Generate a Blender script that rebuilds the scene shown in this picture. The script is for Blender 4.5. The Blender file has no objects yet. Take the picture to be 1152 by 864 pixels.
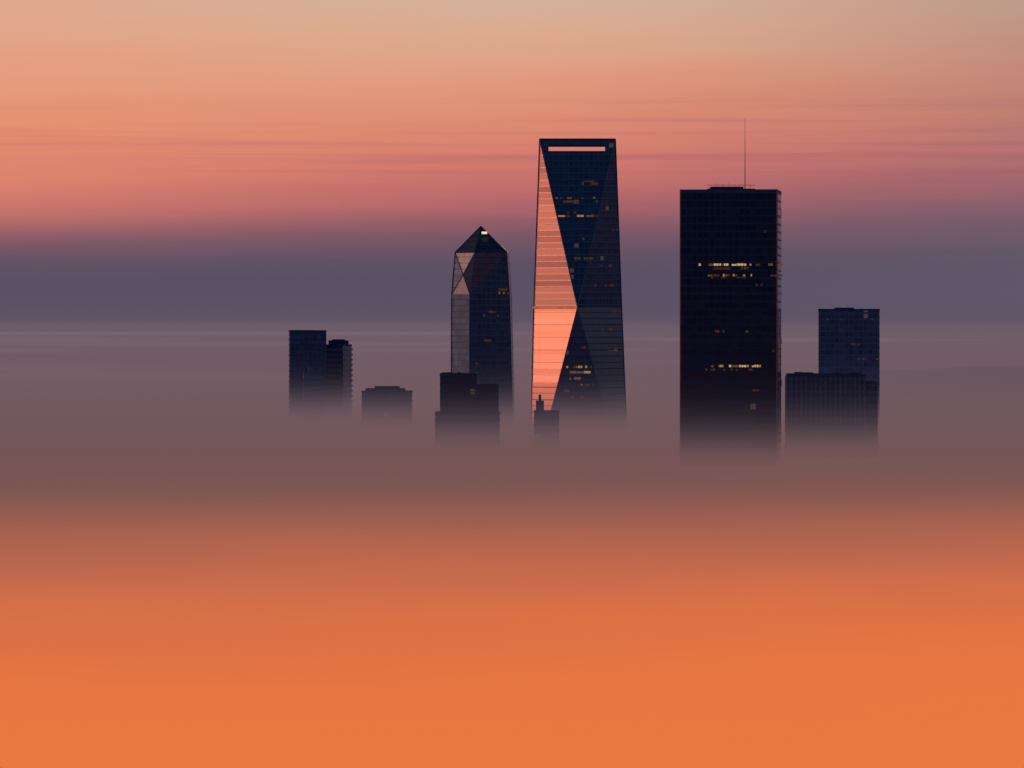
import bpy, bmesh, math, random
from mathutils import Vector, Matrix, noise as mnoise
random.seed(7)
K=0.00019; CH=75.0; HR=360.0
sc=bpy.context.scene
sc.view_settings.view_transform='Standard'
sc.view_settings.look='None'
sc.view_settings.exposure=0
def s2l(c):
    r=[]
    for v in c:
        v/=255.0
        r.append(v/12.92 if v<=0.04045 else ((v+0.055)/1.055)**2.4)
    return (r[0],r[1],r[2],1.0)
def P(px,row,D,y=0.0):
    return Vector(((px-576)*K*D, D+y, CH-(row-HR)*K*D))
def GZ(): return -160.0

# ---------------------------------------------------------------- camera
cam=bpy.data.cameras.new('camera'); co=bpy.data.objects.new('camera',cam)
sc.collection.objects.link(co); co.location=(0,0,CH); co.rotation_euler=(math.radians(90),0,0)
cam.sensor_width=36; cam.lens=36/(1152*K); cam.shift_y=-72/1152
cam.clip_start=1; cam.clip_end=300000
sc.camera=co

# ---------------------------------------------------------------- world
w=bpy.data.worlds.new('World'); sc.world=w; w.use_nodes=True
nt=w.node_tree; N=nt.nodes; L=nt.links; N.clear()
class G:
    def __init__(s,nt): s.nt=nt
    def n(s,t,**k):
        x=s.nt.nodes.new(t)
        for a,b in k.items(): setattr(x,a,b)
        return x
    def m(s,op,a,b=None,c=None,clamp=False):
        x=s.n('ShaderNodeMath',operation=op,use_clamp=clamp)
        for i,v in enumerate((a,b,c)):
            if v is None: continue
            if isinstance(v,(int,float)): x.inputs[i].default_value=v
            else: s.nt.links.new(v,x.inputs[i])
        return x.outputs[0]
    def mr(s,v,a,b,c=0.0,d=1.0,smooth=True):
        x=s.n('ShaderNodeMapRange'); x.interpolation_type='SMOOTHSTEP' if smooth else 'LINEAR'
        s.nt.links.new(v,x.inputs[0])
        for i,q in zip((1,2,3,4),(a,b,c,d)): x.inputs[i].default_value=q
        return x.outputs[0]
    def mix(s,f,a,b,mode='MIX'):
        x=s.n('ShaderNodeMix',data_type='RGBA',blend_type=mode)
        if isinstance(f,(int,float)): x.inputs[0].default_value=f
        else: s.nt.links.new(f,x.inputs[0])
        for i,v in ((6,a),(7,b)):
            if isinstance(v,tuple): x.inputs[i].default_value=v
            else: s.nt.links.new(v,x.inputs[i])
        return x.outputs[2]
    def ramp(s,f,stops):
        x=s.n('ShaderNodeValToRGB'); s.nt.links.new(f,x.inputs[0]); e=x.color_ramp.elements
        while len(e)<len(stops): e.new(0.5)
        for i,(p,c) in enumerate(stops): e[i].position=p; e[i].color=c
        return x.outputs[0]
    def comb(s,x,y,z):
        c=s.n('ShaderNodeCombineXYZ')
        for i,v in enumerate((x,y,z)):
            if isinstance(v,(int,float)): c.inputs[i].default_value=v
            else: s.nt.links.new(v,c.inputs[i])
        return c.outputs[0]
    def noise(s,v,scale,detail=3,rough=0.5):
        x=s.n('ShaderNodeTexNoise'); s.nt.links.new(v,x.inputs['Vector'])
        x.inputs['Scale'].default_value=scale; x.inputs['Detail'].default_value=detail; x.inputs['Roughness'].default_value=rough
        return x.outputs[0]
g=G(nt)
tc=g.n('ShaderNodeTexCoord'); nrm=g.n('ShaderNodeVectorMath',operation='NORMALIZE'); L.new(tc.outputs['Generated'],nrm.inputs[0])
sep=g.n('ShaderNodeSeparateXYZ'); L.new(nrm.outputs[0],sep.inputs[0])
X,Y,Z=sep.outputs
az=g.m('ARCTAN2',X,Y)
n1=g.noise(g.comb(g.m('MULTIPLY',az,9.0),0.0,g.m('MULTIPLY',Z,150.0)),1.0,4,0.55)
n2=g.noise(g.comb(g.m('MULTIPLY',az,5.0),3.0,g.m('MULTIPLY',Z,420.0)),1.0,3,0.5)
wob=g.m('MULTIPLY',g.m('SUBTRACT',n1,0.5),0.011)
wob=g.m('MULTIPLY',wob,g.mr(Z,0.006,0.04,0.08,1.0))
tilt=g.m('MULTIPLY',az,-0.030)
Ze=g.m('ADD',g.m('ADD',Z,wob),g.m('MULTIPLY',tilt,g.mr(Z,0.0,0.03)))
lo=-0.01; hi=0.08
def e(row): return ((HR-row)*K-lo)/(hi-lo)
t=g.m('DIVIDE',g.m('SUBTRACT',Ze,lo),hi-lo)
low=g.ramp(t,[(e(405),s2l((97,85,102))),(e(360),s2l((96,84,102))),(e(342),s2l((91,81,102))),(e(312),s2l((89,80,101))),(e(290),s2l((97,81,102))),
  (e(268),s2l((118,86,103))),(e(246),s2l((149,94,105))),(e(222),s2l((184,105,108))),(e(185),s2l((210,120,110))),(e(140),s2l((222,139,114))),(e(85),s2l((226,156,128))),(e(35),s2l((221,172,145))),(e(0),s2l((214,178,156)))])
t2=g.m('DIVIDE',g.m('SUBTRACT',Z,0.068),0.932)
high=g.ramp(t2,[(0,s2l((214,178,156))),(0.12,s2l((214,186,165))),(0.4,s2l((190,165,160))),(1.0,s2l((150,150,175)))])
sky=g.mix(g.mr(Z,0.066,0.078),low,high)
stre=g.mr(n2,0.50,0.68); stre=g.m('MULTIPLY',stre,g.mr(Z,0.026,0.034)); stre=g.m('MULTIPLY',stre,g.mr(Z,0.05,0.042))
sky=g.mix(g.m('MULTIPLY',stre,0.45),sky,s2l((172,100,108)))
sky=g.mix(g.m('MULTIPLY',g.mr(az,0.0,0.15,0,0.40),g.mr(Z,-0.001,0.006,0.5,1)),sky,s2l((106,98,116)))
sky=g.mix(g.m('MULTIPLY',g.mr(az,0.0,-0.12),g.mr(Z,0.014,0.03,0,0.35)),sky,s2l((242,146,110)))
glow=g.m('MULTIPLY',g.m('MULTIPLY',g.mr(X,-0.35,-0.85),g.mr(Z,0.75,0.12)),g.mr(Y,-0.45,-0.05))
sky=g.mix(glow,sky,(1.05,0.33,0.17,1))
back=g.m('MULTIPLY',g.mr(Y,0.2,-0.35),g.mr(X,-1.1,-0.6))
sky=g.mix(back,sky,(0.045,0.09,0.19,1))
st=g.n('ShaderNodeTexSky'); st.sky_type='NISHITA'; st.sun_disc=False; st.sun_elevation=math.radians(5.0); st.sun_rotation=math.radians(-65)
b1=g.n('ShaderNodeBackground'); L.new(sky,b1.inputs[0]); b1.inputs[1].default_value=0.98
b2=g.n('ShaderNodeBackground'); L.new(st.outputs[0],b2.inputs[0]); b2.inputs[1].default_value=0.002
ad=g.n('ShaderNodeAddShader'); L.new(b1.outputs[0],ad.inputs[0]); L.new(b2.outputs[0],ad.inputs[1])
o=g.n('ShaderNodeOutputWorld'); L.new(ad.outputs[0],o.inputs[0])

# ---------------------------------------------------------------- sun
sd=bpy.data.lights.new('sun','SUN'); sd.energy=1.5; sd.angle=math.radians(0.5); sd.color=(1,0.40,0.22)
so=bpy.data.objects.new('sun',sd); sc.collection.objects.link(so)
tosun=Vector((-0.90,0.42,0.09)).normalized()
so.rotation_euler=tosun.to_track_quat('Z','Y').to_euler(); so.location=(-500,1500,400)

# ---------------------------------------------------------------- materials
def newmat(name):
    m=bpy.data.materials.new(name); m.use_nodes=True; m.node_tree.nodes.clear(); return m,G(m.node_tree)
def bsdf(g,col,rough,metal=0,spec=0.5):
    p=g.n('ShaderNodeBsdfPrincipled')
    for k,v in (('Base Color',col),('Roughness',rough),('Metallic',metal)):
        if isinstance(v,(tuple,float,int)): p.inputs[k].default_value=v
        else: g.nt.links.new(v,p.inputs[k])
    p.inputs['Specular IOR Level'].default_value=spec
    return p
def facade(name,glass,wall,fl=4.0,mod=3.0,rough=0.22,metal=0.0,wallfrac=0.3,mull=0.16,dim=0.0,spec=0.5,var=0.6):
    m,g=newmat(name); l=g.nt.links
    uv=g.n('ShaderNodeUVMap'); sp=g.n('ShaderNodeSeparateXYZ'); l.new(uv.outputs[0],sp.inputs[0])
    u=g.m('DIVIDE',sp.outputs[0],mod); v=g.m('DIVIDE',sp.outputs[1],fl)
    fu=g.m('FRACT',u); fv=g.m('FRACT',v); cu=g.m('FLOOR',u); cv=g.m('FLOOR',v)
    wn=g.n('ShaderNodeTexWhiteNoise',noise_dimensions='2D'); l.new(g.comb(cu,cv,0.0),wn.inputs['Vector'])
    wf=g.n('ShaderNodeTexWhiteNoise',noise_dimensions='1D'); l.new(cv,wf.inputs['W'])
    wall_m=g.m('MAXIMUM',g.m('LESS_THAN',fv,wallfrac),g.m('LESS_THAN',fu,mull))
    cell=g.m('ADD',g.m('MULTIPLY',wn.outputs[0],var),g.m('MULTIPLY',wf.outputs[0],var*0.6))
    br=g.m('ADD',cell,1.0-0.8*var)
    gc=g.mix(1.0,glass,g.comb(br,br,br),'MULTIPLY')
    col=g.mix(wall_m,gc,wall)
    rg=g.m('ADD',g.m('MULTIPLY',wall_m,0.2),g.m('ADD',g.m('MULTIPLY',wn.outputs[0],0.06),rough))
    p=bsdf(g,col,rg,metal,spec)
    if dim>0:
        lit=g.m('MULTIPLY',g.m('GREATER_THAN',wn.outputs[0],1-dim),g.m('SUBTRACT',1.0,wall_m))
        p.inputs['Emission Color'].default_value=(1,0.55,0.22,1)
        l.new(g.m('MULTIPLY',lit,0.05),p.inputs['Emission Strength'])
    o=g.n('ShaderNodeOutputMaterial'); l.new(p.outputs[0],o.inputs[0])
    return m
def plain(name,col,rough=0.6,metal=0.0,scale=0.2,amt=0.3,spec=0.12):
    m,g=newmat(name); l=g.nt.links
    tc=g.n('ShaderNodeTexCoord'); n=g.noise(tc.outputs['Object'],scale,3)
    f=g.mr(n,0.3,0.7,1-amt,1+amt,False)
    c=g.mix(1.0,col,g.comb(f,f,f),'MULTIPLY')
    p=bsdf(g,c,rough,metal,spec); o=g.n('ShaderNodeOutputMaterial'); l.new(p.outputs[0],o.inputs[0]); return m
def emis(name,col,s):
    m,g=newmat(name); e_=g.n('ShaderNodeEmission'); e_.inputs[0].default_value=col; e_.inputs[1].default_value=s
    o=g.n('ShaderNodeOutputMaterial'); g.nt.links.new(e_.outputs[0],o.inputs[0]); return m
M_dark=facade('dark_glass_facade',(0.003,0.022,0.068,1),(0.006,0.038,0.10,1),4.0,3.0,0.08,dim=0.006,spec=0.13)
M_blue=facade('blue_glass_facade',(0.006,0.038,0.115,1),(0.014,0.064,0.155,1),4.0,3.2,0.08,dim=0.006,spec=0.35)
M_haze=facade('hazed_distant_facade',(0.028,0.070,0.165,1),(0.046,0.100,0.21,1),3.8,3.0,0.2,dim=0.006,spec=0.15)  # air haze put into the base colour, lighter and bluer
M_left=facade('hazed_office_facade',(0.022,0.062,0.150,1),(0.040,0.094,0.20,1),3.6,3.0,0.2,dim=0.004,spec=0.15)  # colour raised to stand in for the veil of haze
M_sunlit=facade('sunlit_glass_facade',(0.86,0.58,0.56,1),(0.62,0.40,0.38,1),4.0,400.0,0.20,metal=0.88,wallfrac=0.16,mull=0.0,spec=0.5,var=0.10)  # lit copy of the tower glass, sunset tint in its base colour
M_pale_refl=facade('pale_reflection_facade',(0.46,0.52,0.64,1),(0.32,0.36,0.46,1),4.0,3.0,0.25,metal=0.7,wallfrac=0.2,mull=0.08,var=0.15)  # paler copy of the glass; facet reflections put into its colour
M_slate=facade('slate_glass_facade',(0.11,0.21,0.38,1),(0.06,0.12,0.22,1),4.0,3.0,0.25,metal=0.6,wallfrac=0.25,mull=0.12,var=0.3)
M_trim=plain('dark_metal_trim',(0.012,0.048,0.125,1),0.7)
M_trimL=plain('pale_metal_trim',(0.06,0.11,0.19,1),0.5,0.3)
M_edge=plain('bronze_corner_trim',(0.17,0.09,0.12,1),0.5,0.3)
M_roof=plain('roof_gravel',(0.015,0.035,0.08,1),0.9)
M_conc=plain('concrete_bands',(0.075,0.12,0.20,1),0.8)
M_lit=[emis('lit_window_bright',(1,0.58,0.23,1),0.60),emis('lit_window_warm',(1,0.48,0.15,1),0.34),emis('lit_window_dim',(1,0.42,0.16,1),0.13),emis('lit_window_faint',(1,0.42,0.2,1),0.055)]
M_beacon=emis('roof_lamp',(1,0.70,0.3,1),1.1)

# ---------------------------------------------------------------- mesh helpers
def uvs(me):
    if not me.uv_layers: me.uv_layers.new(name='UVMap')
    ul=me.uv_layers[0].data
    for p in me.polygons:
        n=p.normal
        t=Vector((0,0,1)).cross(n)
        t=t.normalized() if t.length>1e-3 else Vector((1,0,0))
        for li in p.loop_indices:
            c=me.vertices[me.loops[li].vertex_index].co
            ul[li].uv=(c.dot(t)+300, c.z+400)
def empty(name,loc=(0,0,0)):
    o=bpy.data.objects.new(name,None); o.location=loc; o.empty_display_size=20; sc.collection.objects.link(o); return o
def mk(name,verts,faces,mats,parent,mi=None,recalc=True):
    me=bpy.data.meshes.new(name); me.from_pydata([tuple(v) for v in verts],[],faces)
    for m in mats: me.materials.append(m)
    if mi:
        for p,i in zip(me.polygons,mi): p.material_index=i
    if recalc:
        bm=bmesh.new(); bm.from_mesh(me); bmesh.ops.recalc_face_normals(bm,faces=bm.faces); bm.to_mesh(me); bm.free()
    me.update(); uvs(me)
    o=bpy.data.objects.new(name,me); sc.collection.objects.link(o)
    if parent: o.parent=parent
    return o
BF=[(0,1,2,3),(4,7,6,5),(0,4,5,1),(1,5,6,2),(2,6,7,3),(3,7,4,0)]
def boxv(cx,cy,hx,hy,z0,z1,rot=0.0):
    c,s=math.cos(rot),math.sin(rot); out=[]
    for z in (z0,z1):
        for a,b in ((-hx,-hy),(-hx,hy),(hx,hy),(hx,-hy)):
            out.append(Vector((cx+a*c-b*s,cy+a*s+b*c,z)))
    return out
def boxes(name,lst,mat,parent):
    V=[];F=[]
    for b in lst:
        k=len(V); V+=boxv(*b); F+=[tuple(i+k for i in f) for f in BF]
    return mk(name,V,F,[mat],parent)
def block(parent,name,px0,px1,top,D,depth,mat,rot=0.0,bands=None,bandmat=None,bot=None,fl=4.0,fins=None,proud=0.18,parapet=True,yoff=0.0):
    """a building volume whose silhouette spans px0..px1, standing at distance D"""
    x0=(px0-576)*K*D; x1=(px1-576)*K*D; cx=(x0+x1)/2; W=(x1-x0)
    hy=depth/2
    hx=(W-2*hy*abs(math.sin(rot)))/2/math.cos(rot)
    zt=CH-(top-HR)*K*D; z0=GZ() if bot is None else bot
    cy=D+hy+yoff
    o=boxes(name,[(cx,cy,hx,hy,z0,zt,rot)],mat,parent)
    if bands:
        lst=[]; z=math.floor(zt/fl)*fl-fl*0.0
        while z>-10:
            if z+bands<zt-0.5: lst.append((cx,cy,hx+proud,hy+proud,z,z+bands,rot))
            z-=fl
        boxes(name+'_floor_bands',lst,bandmat or M_trim,parent)
    if fins:
        lst=[]; n=int(2*hx/fins)
        for i in range(n+1):
            u=-hx+2*hx*i/n
            c,s=math.cos(rot),math.sin(rot)
            v=-hy-0.35
            lst.append((cx+u*c-v*s,cy+u*s+v*c,0.32,0.33,-10,zt-0.6,rot))
        n2=int(2*hy/fins)
        for i in range(1,n2):
            v=-hy+2*hy*i/n2
            for u in (-hx-0.35,):
                lst.append((cx+u*c-v*s,cy+u*s+v*c,0.33,0.32,-10,zt-0.6,rot))
        boxes(name+'_fins',lst,M_conc,parent)
    if parapet:
        t=0.4; lst=[]
        c,s=math.cos(rot),math.sin(rot)
        for (u,v,a,b) in ((0,-hy+t/2,hx+0.25,t),(0,hy-t/2,hx+0.25,t),(-hx+t/2,0,t,hy-2*t),(hx-t/2,0,t,hy-2*t)):
            lst.append((cx+u*c-v*s,cy+u*s+v*c,a,b,zt-0.3,zt+0.9,rot))
        boxes(name+'_parapet',lst,M_trim,parent)
    return dict(cx=cx,cy=cy,hx=hx,hy=hy,zt=zt,rot=rot,D=D)
def roofbits(parent,B,n=6,hmax=3.0,seed=1):
    r=random.Random(seed); lst=[]; c,s=math.cos(B['rot']),math.sin(B['rot'])
    for i in range(n):
        u=r.uniform(-.75,.75)*B['hx']; v=r.uniform(-.6,.6)*B['hy']
        lst.append((B['cx']+u*c-v*s,B['cy']+u*s+v*c,r.uniform(.8,3.2),r.uniform(.8,2.5),B['zt']-0.4,B['zt']+r.uniform(1.0,hmax),B['rot']))
    boxes('rooftop_plant',lst,M_roof,parent)
def plane_pt(px,row,p0,n):
    d=Vector(((px-576)*K,1,-(row-HR)*K)); o=Vector((0,0,CH))
    return o+d*((p0-o).dot(n)/d.dot(n))
def litpanes(parent,p0,n,rows,fl=4.0,mod=1.5,h=1.5,name='lit_windows'):
    """panes of glass on the facade plane (p0,n) with lights on behind them"""
    n=n.normalized(); t=Vector((0,0,1)).cross(n).normalized()
    if t.x<0: t=-t
    up=n.cross(t).normalized()
    if up.z<0: up=-up
    V=[];F=[];mi=[]
    for (x0,x1,row,dens,bright) in rows:
        a=plane_pt(x0,row,p0,n); b=plane_pt(x1,row,p0,n)
        Lh=(b-a).length; u=0
        while u<Lh:
            wd=mod*random.choice((1,1,1,2,3))
            if random.random()<dens:
                q=a+t*u+n*0.06; ww=min(wd-0.25,Lh-u)
                if ww>0.3:
                    hh=h*random.choice((1,1,0.7,0.85)); k=len(V)
                    V+=[q,q+t*ww,q+t*ww+up*hh,q+up*hh]; F.append((k,k+1,k+2,k+3))
                    r=random.random(); mi.append(bright if r<.5 else min(bright+1,3) if r<.8 else min(bright+2,3))
            u+=wd
    if V: mk(name,V,F,M_lit,parent,mi,recalc=False)
def frontplane(B):
    r=B['rot']; n=Vector((math.sin(r),-math.cos(r),0)); return Vector((B['cx'],B['cy'],0))+n*B['hy'],n

# ---------------------------------------------------------------- ground + fog
def sheet(name,xs,ys,zf,mat):
    V=[(x,y,zf(x,y)) for y in ys for x in xs]; nx=len(xs)
    F=[(j*nx+i,j*nx+i+1,(j+1)*nx+i+1,(j+1)*nx+i) for j in range(len(ys)-1) for i in range(nx-1)]
    me=bpy.data.meshes.new(name); me.from_pydata(V,[],F); me.materials.append(mat)
    for p in me.polygons: p.use_smooth=True
    o=bpy.data.objects.new(name,me); sc.collection.objects.link(o); return o
M_ground=plain('ground_earth',(0.06,0.06,0.05,1),0.9,0,0.004,0.4)
sheet('ground',[-70000,0,70000],[-8000,0,120000],lambda x,y:GZ(),M_ground)
mf,g=newmat('glowing_fog_surface'); l=g.nt.links
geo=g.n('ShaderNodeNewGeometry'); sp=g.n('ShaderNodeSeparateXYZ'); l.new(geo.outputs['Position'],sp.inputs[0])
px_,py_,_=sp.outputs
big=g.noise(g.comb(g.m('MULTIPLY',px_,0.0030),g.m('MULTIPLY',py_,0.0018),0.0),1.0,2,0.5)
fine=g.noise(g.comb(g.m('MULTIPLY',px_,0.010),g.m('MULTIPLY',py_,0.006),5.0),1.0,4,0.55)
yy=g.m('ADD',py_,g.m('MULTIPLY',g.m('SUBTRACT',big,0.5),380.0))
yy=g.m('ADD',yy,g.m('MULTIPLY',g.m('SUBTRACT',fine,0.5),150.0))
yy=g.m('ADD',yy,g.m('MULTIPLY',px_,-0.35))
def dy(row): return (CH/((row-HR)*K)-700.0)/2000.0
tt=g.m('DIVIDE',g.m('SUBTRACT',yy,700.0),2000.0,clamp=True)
fc=g.ramp(tt,[(0.0,s2l((238,122,62))),(dy(760),s2l((233,119,66))),(dy(700),s2l((221,114,71))),(dy(650),s2l((201,108,77))),(dy(610),s2l((183,103,80))),(dy(575),s2l((163,97,81))),(dy(545),s2l((140,89,80))),(dy(515),s2l((114,80,79)))])  # light on the fog painted as a distance gradient, orange to grey
em=g.n('ShaderNodeEmission'); l.new(fc,em.inputs[0]); em.inputs[1].default_value=0.98  # surface emits that colour instead of being lit
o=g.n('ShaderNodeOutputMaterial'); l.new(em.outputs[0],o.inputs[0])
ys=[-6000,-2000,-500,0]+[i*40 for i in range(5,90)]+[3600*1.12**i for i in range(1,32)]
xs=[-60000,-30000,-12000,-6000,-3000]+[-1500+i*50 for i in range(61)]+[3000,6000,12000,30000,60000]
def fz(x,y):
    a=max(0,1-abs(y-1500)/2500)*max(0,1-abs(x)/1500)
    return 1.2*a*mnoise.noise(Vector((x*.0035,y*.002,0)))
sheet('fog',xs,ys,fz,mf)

def glow_volmat(name,sig,col):
    m,g=newmat(name); l=g.nt.links
    a=g.n('ShaderNodeVolumeAbsorption'); a.inputs['Color'].default_value=(0,0,0,1); a.inputs['Density'].default_value=sig
    e_=g.n('ShaderNodeEmission'); e_.inputs[0].default_value=col; e_.inputs[1].default_value=sig  # emission stands in for light scattered inside the fog
    s=g.n('ShaderNodeAddShader'); l.new(a.outputs[0],s.inputs[0]); l.new(e_.outputs[0],s.inputs[1])
    o=g.n('ShaderNodeOutputMaterial'); l.new(s.outputs[0],o.inputs['Volume']); return m
bank=empty('fog_bank')
def lerpc(z):
    st_=[(0,(128,88,80)),(7,(120,84,82)),(14,(111,84,88)),(22,(113,91,99)),(30,(117,97,107)),(37,(108,92,105)),(45,(99,87,103)),(54,(96,84,102)),(70,(96,84,102))]
    for (a,ca),(b,cb) in zip(st_,st_[1:]):
        if z<=b:
            f=(z-a)/(b-a); return s2l(tuple(p+(q-p)*f for p,q in zip(ca,cb)))
    return s2l(st_[-1][1])
FX=[-60000,-20000,-6000,-2500]+[-1500+i*150 for i in range(21)]+[2500,6000,20000,60000]
def layer(name,z,th,ys_,ye_,power,mat,seed):
    prof=[0,.12,.24,.36,.48,.6,.7,.8,.9,1.0]; V=[];F=[]
    m=len(prof); per=m*2+2
    for x in FX:
        wv=120*mnoise.noise(Vector((x*.0016,seed*3.1,0)))+50*mnoise.noise(Vector((x*.006,seed*1.7,4)))
        for p in prof: V.append((x,ys_+(ye_-ys_)*p+wv*(1-0.6*p),z))
        V.append((x,90000,z)); V.append((x,90000,z+th))
        for p in reversed(prof): V.append((x,ys_+(ye_-ys_)*p+wv*(1-0.6*p),z+max(0.002,th*p**power)))
    for i in range(len(FX)-1):
        a=i*per;b=a+per
        for j in range(per): 
            j2=(j+1)%per; F.append((a+j,a+j2,b+j2,b+j))
    F.append(tuple(range(per))); F.append(tuple((len(FX)-1)*per+j for j in reversed(range(per))))
    return mk(name,V,F,[mat],bank)
zs=[2,5.5,9,12.5,16,19.5,23,27,31,35,39.5,44.5,50,56]
for k in range(len(zs)-1):
    z=zs[k]; TH=zs[k+1]-z
    H=7.2; S0=0.0018*math.exp(19.7/H)
    sig=S0*H*(math.exp(-z/H)-math.exp(-(z+TH)/H))/TH
    layer('fog_layer_%d'%(k+1),z,TH-0.05,1150+9*k,2360,2.5,glow_volmat('fog_air_glow_%d'%(k+1),sig,lerpc(z+TH*0.45)),k*0.3)
def ell(name,c,r,sig,col,parent):
    bm=bmesh.new(); bmesh.ops.create_uvsphere(bm,u_segments=40,v_segments=20,radius=1)
    for v in bm.verts: v.co=Vector((v.co.x*r[0]+c[0],v.co.y*r[1]+c[1],v.co.z*r[2]+c[2]))
    me=bpy.data.meshes.new(name); bm.to_mesh(me); bm.free(); me.materials.append(glow_volmat(name+'_air',sig,col))
    o=bpy.data.objects.new(name,me); sc.collection.objects.link(o); o.parent=parent
wisp=[(-760,5600,38,330,420,2.6),(-420,6600,41,420,500,2.8),(-980,7400,44,520,700,3.6),(-620,4700,29,300,340,2.6),(-60,6100,36,300,420,2.2),
      (-300,4300,24,240,300,2.0),(420,7600,43,380,600,2.6),(-1050,6200,35,420,500,3.0),(160,5000,30,220,320,1.8),(-560,8800,50,700,800,3.2)]
for i,(x,y,z,a,b,c) in enumerate(wisp):
    ell('wisp_%d'%(i+1),(x,y,z),(a,b,c),0.00042,s2l((134,112,121)),bank)
ell('shaded_mist',(1080,3900,8),(980,2000,30),0.0005,s2l((76,66,80)),bank)  # added volume; its dark glow colour darkens the fog on the right
ell('pale_mist',(-760,4300,16),(640,900,18),0.0005,s2l((128,103,108)),bank)  # added volume; its pale glow colour lightens the fog on the left

# ---------------------------------------------------------------- faceted skyscraper with slot
T=empty('faceted_skyscraper',(0,0,0)); D=3000
def q(px,row,y): return P(px,row,D,y)
TL=q(607,157,-10);TR=q(692,157,-10);BTR=q(692,157,12);BTL=q(607,157,12)
Xf=q(649,346,-28);Xb=q(649,346,28);Lm=q(600.5,346,2);Rm=q(699.5,346,2)
BL=q(595.5,556,-24);BR=q(707,556,-24);BBR=q(707,556,24);BBL=q(595.5,556,24)
g0=[Vector((v.x,v.y,GZ())) for v in (BL,BR,BBR,BBL)]
VV=[TL,TR,BTR,BTL,Xf,Xb,Lm,Rm,BL,BR,BBR,BBL]+g0
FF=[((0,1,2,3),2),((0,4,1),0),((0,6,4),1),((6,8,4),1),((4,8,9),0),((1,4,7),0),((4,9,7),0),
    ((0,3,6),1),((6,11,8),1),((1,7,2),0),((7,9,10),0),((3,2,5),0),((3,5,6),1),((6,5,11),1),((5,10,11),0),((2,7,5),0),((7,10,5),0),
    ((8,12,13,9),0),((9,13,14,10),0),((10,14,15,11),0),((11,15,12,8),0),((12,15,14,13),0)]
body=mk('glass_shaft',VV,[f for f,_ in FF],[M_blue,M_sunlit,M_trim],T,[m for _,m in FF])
a=q(617,164.5,0);b=q(681,170.5,0)
cut=boxes('cut',[((a.x+b.x)/2,D,(b.x-a.x)/2,60,b.z,a.z)],M_trim,None)
md=body.modifiers.new('b','BOOLEAN'); md.object=cut; md.operation='DIFFERENCE'; md.solver='EXACT'
dg=bpy.context.evaluated_depsgraph_get(); me2=bpy.data.meshes.new_from_object(body.evaluated_get(dg)); body.modifiers.clear(); body.data=me2; uvs(me2)
bpy.data.objects.remove(cut)
def strut(name,pts,r,mat,parent,off=Vector((0,0,0))):
    V=[];F=[]
    for a,b in pts:
        a=a+off;b=b+off;d=(b-a).normalized(); s=d.cross(Vector((0,1,0))).normalized()*r; u=d.cross(s).normalized()*r; k=len(V)
        for p in (a,b): V+=[p+s+u,p-s+u,p-s-u,p+s-u]
        F+=[(k,k+1,k+2,k+3),(k+4,k+7,k+6,k+5)]+[(k+i,k+4+i,k+4+(i+1)%4,k+(i+1)%4) for i in range(4)]
    return mk(name,V,F,[mat],parent)
strut('corner_trim',[(TL,Xf),(TR,Xf),(Xf,BL),(Xf,BR)],0.38,M_trimL,T)
strut('corner_edge',[(TL,Lm),(Lm,BL),(TR,Rm),(Rm,BR),(TL,TR)],0.35,M_trim,T)
def ledges(name,tris,fl,r,h,mat,parent,zmin=-5,zmax=999,off=0.0,skip=None):
    V=[];F=[]
    for tri in tris:
        n=(tri[1]-tri[0]).cross(tri[2]-tri[0]).normalized()
        if n.y>0 : n=-n
        lo_=min(v.z for v in tri); hi_=max(v.z for v in tri)
        z=math.ceil(max(lo_,zmin)/fl)*fl+off
        while z<min(hi_,zmax):
            pts=[]
            for i in range(3):
                a,b=tri[i],tri[(i+1)%3]
                if (a.z-z)*(b.z-z)<0: pts.append(a+(b-a)*((z-a.z)/(b.z-a.z)))
            if len(pts)==2 and (pts[0]-pts[1]).length>1.5:
                a,b=pts; k=len(V); nn=Vector((n.x,n.y,0)).normalized()*r; u=Vector((0,0,h/2))
                dd=(b-a).normalized()*0.3; a=a+dd;b=b-dd
                for p in (a,b): V+=[p-nn*0.5-u,p+nn-u,p+nn+u,p-nn*0.5+u]
                F+=[(k,k+1,k+2,k+3),(k+4,k+7,k+6,k+5)]+[(k+i,k+4+i,k+4+(i+1)%4,k+(i+1)%4) for i in range(4)]
            z+=fl
    if V: mk(name,V,F,[mat],parent)
ledges('floor_ledges',[(TL,Xf,TR),(Xf,BL,BR),(TR,Xf,Rm),(Xf,BR,Rm)],4.0,0.2,0.5,M_trim,T,zmax=q(0,175,0).z)
M_sunledge=plain('sunlit_ledge_trim',(0.40,0.24,0.21,1),0.5,0.6)  # lit copy of the ledge trim, sunlit tone in its colour
ledges('sunlit_ledges',[(TL,Lm,Xf),(Lm,BL,Xf)],8.0,0.12,0.28,M_sunledge,T)
strut('belt_band',[(Lm+Vector((-.1,-.2,0)),Xf+Vector((0,-.2,0)))],0.6,M_sunledge,T)
nrm_ft=(Xf-TL).cross(TR-TL)
litpanes(T,TL,nrm_ft if nrm_ft.y<0 else -nrm_ft,[(640,678,205,.30,3),(636,676,208,.2,3),(625,673,224,.6,2),(628,673,228,.25,3),(628,673,244,.65,1),(630,660,240,.2,3),(638,672,292,.4,2),(634,668,270,.12,3),(648,664,309,.3,3)],name='lit_windows_upper')
nfl=(Xf-BL).cross(BR-BL)
litpanes(T,BL,nfl if nfl.y<0 else -nfl,[(637,671,414,.65,1),(633,671,420,.6,1),(630,673,427,.45,2),(632,668,434,.5,2),(630,675,441,.25,3),(641,660,392,.3,3),(627,675,448,.2,3)],name='lit_windows_lower')
nr=(Xf-TR).cross(Rm-TR)
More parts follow.
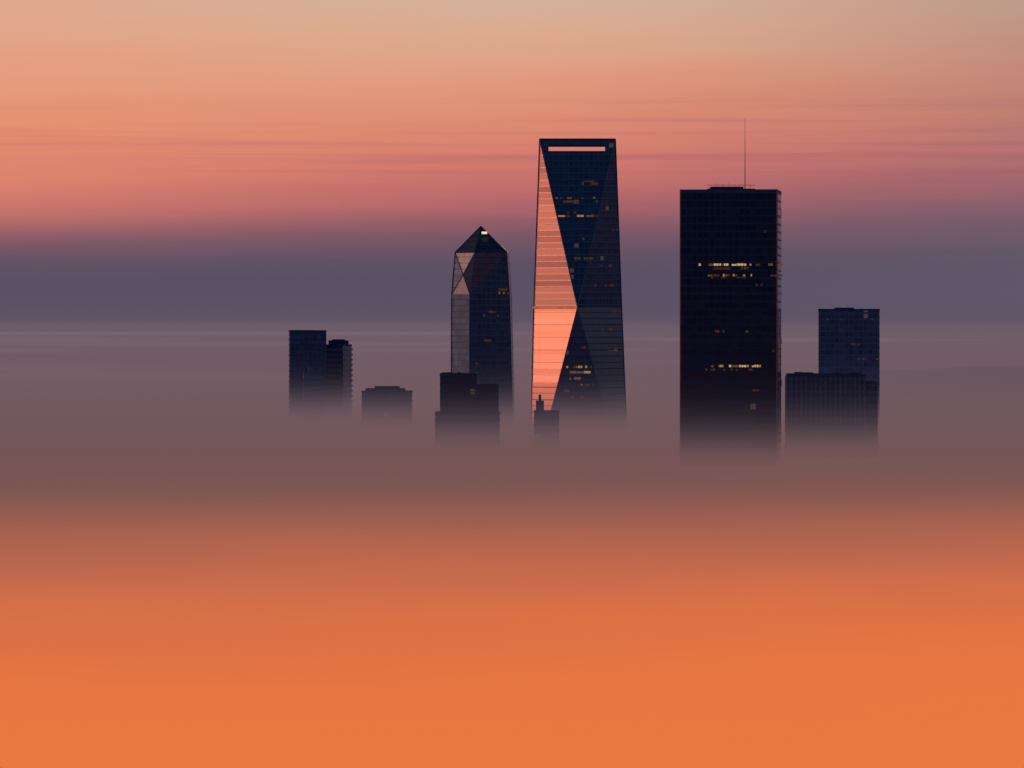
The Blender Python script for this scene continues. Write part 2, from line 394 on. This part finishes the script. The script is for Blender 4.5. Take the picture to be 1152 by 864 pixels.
litpanes(T,TR,nr if nr.y<0 else -nr,[(676,694,300,.3,3),(672,695,260,.15,3),(668,690,322,.2,3)],name='lit_windows_side')
nr=(Xf-Rm).cross(BR-Rm)
litpanes(T,Rm,nr if nr.y<0 else -nr,[(684,701,395,.4,2),(672,699,372,.2,3),(686,700,352,.3,3)],name='lit_windows_side_low')

# ---------------------------------------------------------------- pyramid-top tower
T=empty('pyramid_roof_skyscraper'); D=3080
def ring(row,pts): return [P(px,row,D,y) for px,y in pts]
top=ring(284,[(512,0),(534.5,-10),(570,-11),(573,4),(555,20),(522,20)])
mid=ring(331,[(508,0),(528.5,-9.5),(573,-11.5),(576,4),(557,22),(518,22)])
bot=ring(560,[(507,0),(528,-10.5),(579,-13),(581,4),(559,24),(517,24)])
gr=[Vector((v.x,v.y,GZ())) for v in bot]
apex=P(541,254.5,D,2)
Cc=P(521,309,D,-6.0)
V=top+mid+bot+gr+[apex,Cc]; AP=24; CC=25
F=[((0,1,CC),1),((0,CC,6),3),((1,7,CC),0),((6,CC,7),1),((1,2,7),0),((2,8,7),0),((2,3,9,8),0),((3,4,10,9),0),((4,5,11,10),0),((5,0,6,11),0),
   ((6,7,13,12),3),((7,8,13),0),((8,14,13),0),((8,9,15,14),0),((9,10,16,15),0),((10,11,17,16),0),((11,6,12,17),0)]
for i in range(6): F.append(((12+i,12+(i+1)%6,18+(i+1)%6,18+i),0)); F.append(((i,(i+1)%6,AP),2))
mk('glass_shaft',V,[f for f,_ in F],[M_blue,M_pale_refl,M_dark,M_slate],T,[m for _,m in F])
strut('ridge_trim',[(apex,top[0]),(apex,top[1]),(apex,top[2]),(top[0],top[1]),(top[1],top[2])],0.35,M_trim,T)
strut('crease_trim',[(top[1],Cc),(Cc,mid[0]),(top[0],Cc),(Cc,mid[1]),(mid[1],bot[1])],0.28,M_trimL,T)
strut('corner_edge',[(top[2],mid[2]),(mid[2],bot[2]),(top[0],mid[0]),(mid[0],bot[0])],0.3,M_trim,T)
ledges('floor_ledges',[(top[1],top[2],mid[1]),(top[2],mid[2],mid[1]),(mid[1],mid[2],bot[1]),(mid[2],bot[2],bot[1])],4.0,0.15,0.45,M_trim,T)
ledges('roof_ribs',[(apex,top[1],top[2])],2.5,0.12,0.3,M_trim,T)
a=P(545,262,D,-5)
boxes('roof_lamp_housing',[(a.x,a.y-1,1.8,1.2,a.z-.8,a.z+0.7)],M_beacon,T)
nn_=(bot[1]-mid[1]).cross(mid[2]-mid[1]); nn_=nn_ if nn_.y<0 else -nn_
litpanes(T,mid[1]+nn_.normalized()*0.2,nn_,[(553,572,331,.6,2),(556,572,327,.3,3),(550,570,352,.25,3),(536,570,356,.12,3),(545,568,384,.15,3),(560,574,392,.2,3),(535,570,410,.1,3)])

# ---------------------------------------------------------------- big dark tower on the right
T=empty('office_tower'); 
B=block(T,'shaft',766,884,215,2400,44,M_dark,rot=math.radians(-6.2),bands=0.5,bandmat=M_trim,fl=4.0)
p0,n=frontplane(B)
litpanes(T,p0,n,[(786,848,299,.62,0),(850,882,299,.3,2),(788,850,303,.2,3),(796,846,311,.5,1),(800,840,314,.2,3),(858,880,311,.15,3),(786,856,413,.6,0),(788,850,417,.2,3),(822,852,374,.4,2),(796,815,374,.15,3),(786,880,340,.05,3),(850,882,322,.10,3),(788,880,262,.04,3),(792,880,440,.05,3),(786,870,457,.05,3),(792,880,396,.05,3),(860,884,412,.25,3)],mod=1.3,h=1.25)
c,s=math.cos(B['rot']),math.sin(B['rot'])
lst=[]
for u,v in ((-B['hx']-.1,-B['hy']-.1),(B['hx']+.1,-B['hy']-.1),(-B['hx']-.1,B['hy']+.1)):
    lst.append((B['cx']+u*c-v*s,B['cy']+u*s+v*c,0.36,0.36,-20,B['zt']+0.95,B['rot']))
boxes('corner_columns',lst,M_edge,T)
lst=[]
nf=16
for i in range(1,nf*2):
    u=-B['hx']+2*B['hx']*i/(nf*2); v=-B['hy']-0.25
    lst.append((B['cx']+u*c-v*s,B['cy']+u*s+v*c,0.09,0.22,-20,B['zt']-1.2,B['rot']))
boxes('mullions',lst,M_dark,T)
lst=[]
for row in (238,330,384,432):
    z=CH-(row-HR)*K*2400
    lst.append((B['cx'],B['cy'],B['hx']+.3,B['hy']+.3,z-1.6,z+1.6,B['rot']))
boxes('plant_floor_louvres',lst,M_dark,T)
zt=B['zt']
def bx(px0,px1,row,D,dep,y,h0): 
    x0=(px0-576)*K*D;x1=(px1-576)*K*D
    return ((x0+x1)/2,D+y,(x1-x0)/2,dep/2,h0,CH-(row-HR)*K*D)
boxes('penthouse',[bx(797,851,211.5,2400,22,22,zt-.3),bx(801,838,209,2400,14,22,zt-.3),bx(786,793,213.2,2400,6,12,zt-.3),bx(856,870,213.4,2400,8,18,zt-.3)],M_trim,T)
def mast(px,r0,r1,D,y,rad,parent,name='antenna_mast'):
    bm=bmesh.new()
    a=P(px,r0,D,y);b=P(px,r1,D,y)
    segs=[(rad,0,.4),(rad*.7,.4,.72),(rad*.45,.72,1)]
    for r_,f0,f1 in segs:
        h=(b.z-a.z)*(f1-f0)
        bmesh.ops.create_cone(bm,cap_ends=True,segments=8,radius1=r_,radius2=r_*.8,depth=h,matrix=Matrix.Translation((a.x,a.y,a.z+(b.z-a.z)*(f0+f1)/2)))
    me=bpy.data.meshes.new(name); bm.to_mesh(me); bm.free(); me.materials.append(M_trimL); uvs(me)
    o=bpy.data.objects.new(name,me); sc.collection.objects.link(o); o.parent=parent
mast(840.5,212,131,2400,22,0.24,T)
for px_a,ra in ((808,204.5),(815,205.5),(822,204),(829,206),(846,206)): mast(px_a,212,ra,2400,20,0.14,T,'whip_antenna')
strut('roof_rail',[(P(797,207.5,2400,12),P(851,207.5,2400,12))],0.12,M_trim,T)

# ---------------------------------------------------------------- right rear tower + block with fins
T=empty('office_tower')
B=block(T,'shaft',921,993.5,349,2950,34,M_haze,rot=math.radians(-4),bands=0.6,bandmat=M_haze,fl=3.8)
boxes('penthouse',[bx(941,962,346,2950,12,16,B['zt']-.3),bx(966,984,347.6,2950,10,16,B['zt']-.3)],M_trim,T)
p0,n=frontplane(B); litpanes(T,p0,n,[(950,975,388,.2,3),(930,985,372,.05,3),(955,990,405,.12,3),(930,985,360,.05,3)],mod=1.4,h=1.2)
mast(947,347,343,2950,16,.15,T,'whip_antenna'); mast(956,347,342,2950,16,.15,T,'whip_antenna')
T=empty('office_block')
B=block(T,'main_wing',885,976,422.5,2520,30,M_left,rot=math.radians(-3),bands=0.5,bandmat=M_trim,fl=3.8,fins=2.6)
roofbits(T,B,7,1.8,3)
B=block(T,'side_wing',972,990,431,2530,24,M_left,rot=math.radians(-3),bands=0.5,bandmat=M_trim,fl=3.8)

# ---------------------------------------------------------------- left pair
T=empty('office_tower')
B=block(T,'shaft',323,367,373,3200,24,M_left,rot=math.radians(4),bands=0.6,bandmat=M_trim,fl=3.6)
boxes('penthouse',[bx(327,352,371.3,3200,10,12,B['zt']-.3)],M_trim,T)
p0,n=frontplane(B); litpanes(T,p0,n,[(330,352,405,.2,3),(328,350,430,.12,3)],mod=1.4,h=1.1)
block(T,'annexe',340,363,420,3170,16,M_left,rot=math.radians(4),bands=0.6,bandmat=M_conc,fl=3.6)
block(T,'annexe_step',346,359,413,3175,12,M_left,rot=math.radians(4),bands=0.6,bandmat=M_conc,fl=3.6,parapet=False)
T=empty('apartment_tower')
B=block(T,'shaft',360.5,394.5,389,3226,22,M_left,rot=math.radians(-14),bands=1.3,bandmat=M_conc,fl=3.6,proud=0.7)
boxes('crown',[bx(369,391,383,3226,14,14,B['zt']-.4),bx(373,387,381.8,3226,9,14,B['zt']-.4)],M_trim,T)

# ---------------------------------------------------------------- low blocks
T=empty('low_office_block')
B=block(T,'main',407,463,441.5,3050,26,M_left,bands=0.7,bandmat=M_trim,fl=3.6)
boxes('rooftop_storey',[bx(411,455,437,3050,16,14,B['zt']-.4),bx(421,449,434.7,3050,10,14,B['zt']-.4)],M_trim,T)
roofbits(T,B,5,2.2,5)
T=empty('stepped_office_block')
B=block(T,'main',495,537,422,2640,26,M_dark,bands=0.6,bandmat=M_trim,fl=3.8)
roofbits(T,B,4,1.6,9)
B=block(T,'lower_wing',536.6,561,434,2645,22,M_dark,bands=0.6,bandmat=M_trim,fl=3.8)
B=block(T,'podium',489.5,562,466,2600,38,M_left,bands=0.7,bandmat=M_trim,fl=3.8)
T=empty('low_office_block')
B=block(T,'main',601,629,464,2650,20,M_left,bands=0.6,bandmat=M_trim,fl=3.8)
boxes('stair_tower',[bx(603,612,451,2650,8,8,B['zt']-.4),bx(606,609,444,2650,3,8,B['zt']-.4)],M_trim,T)
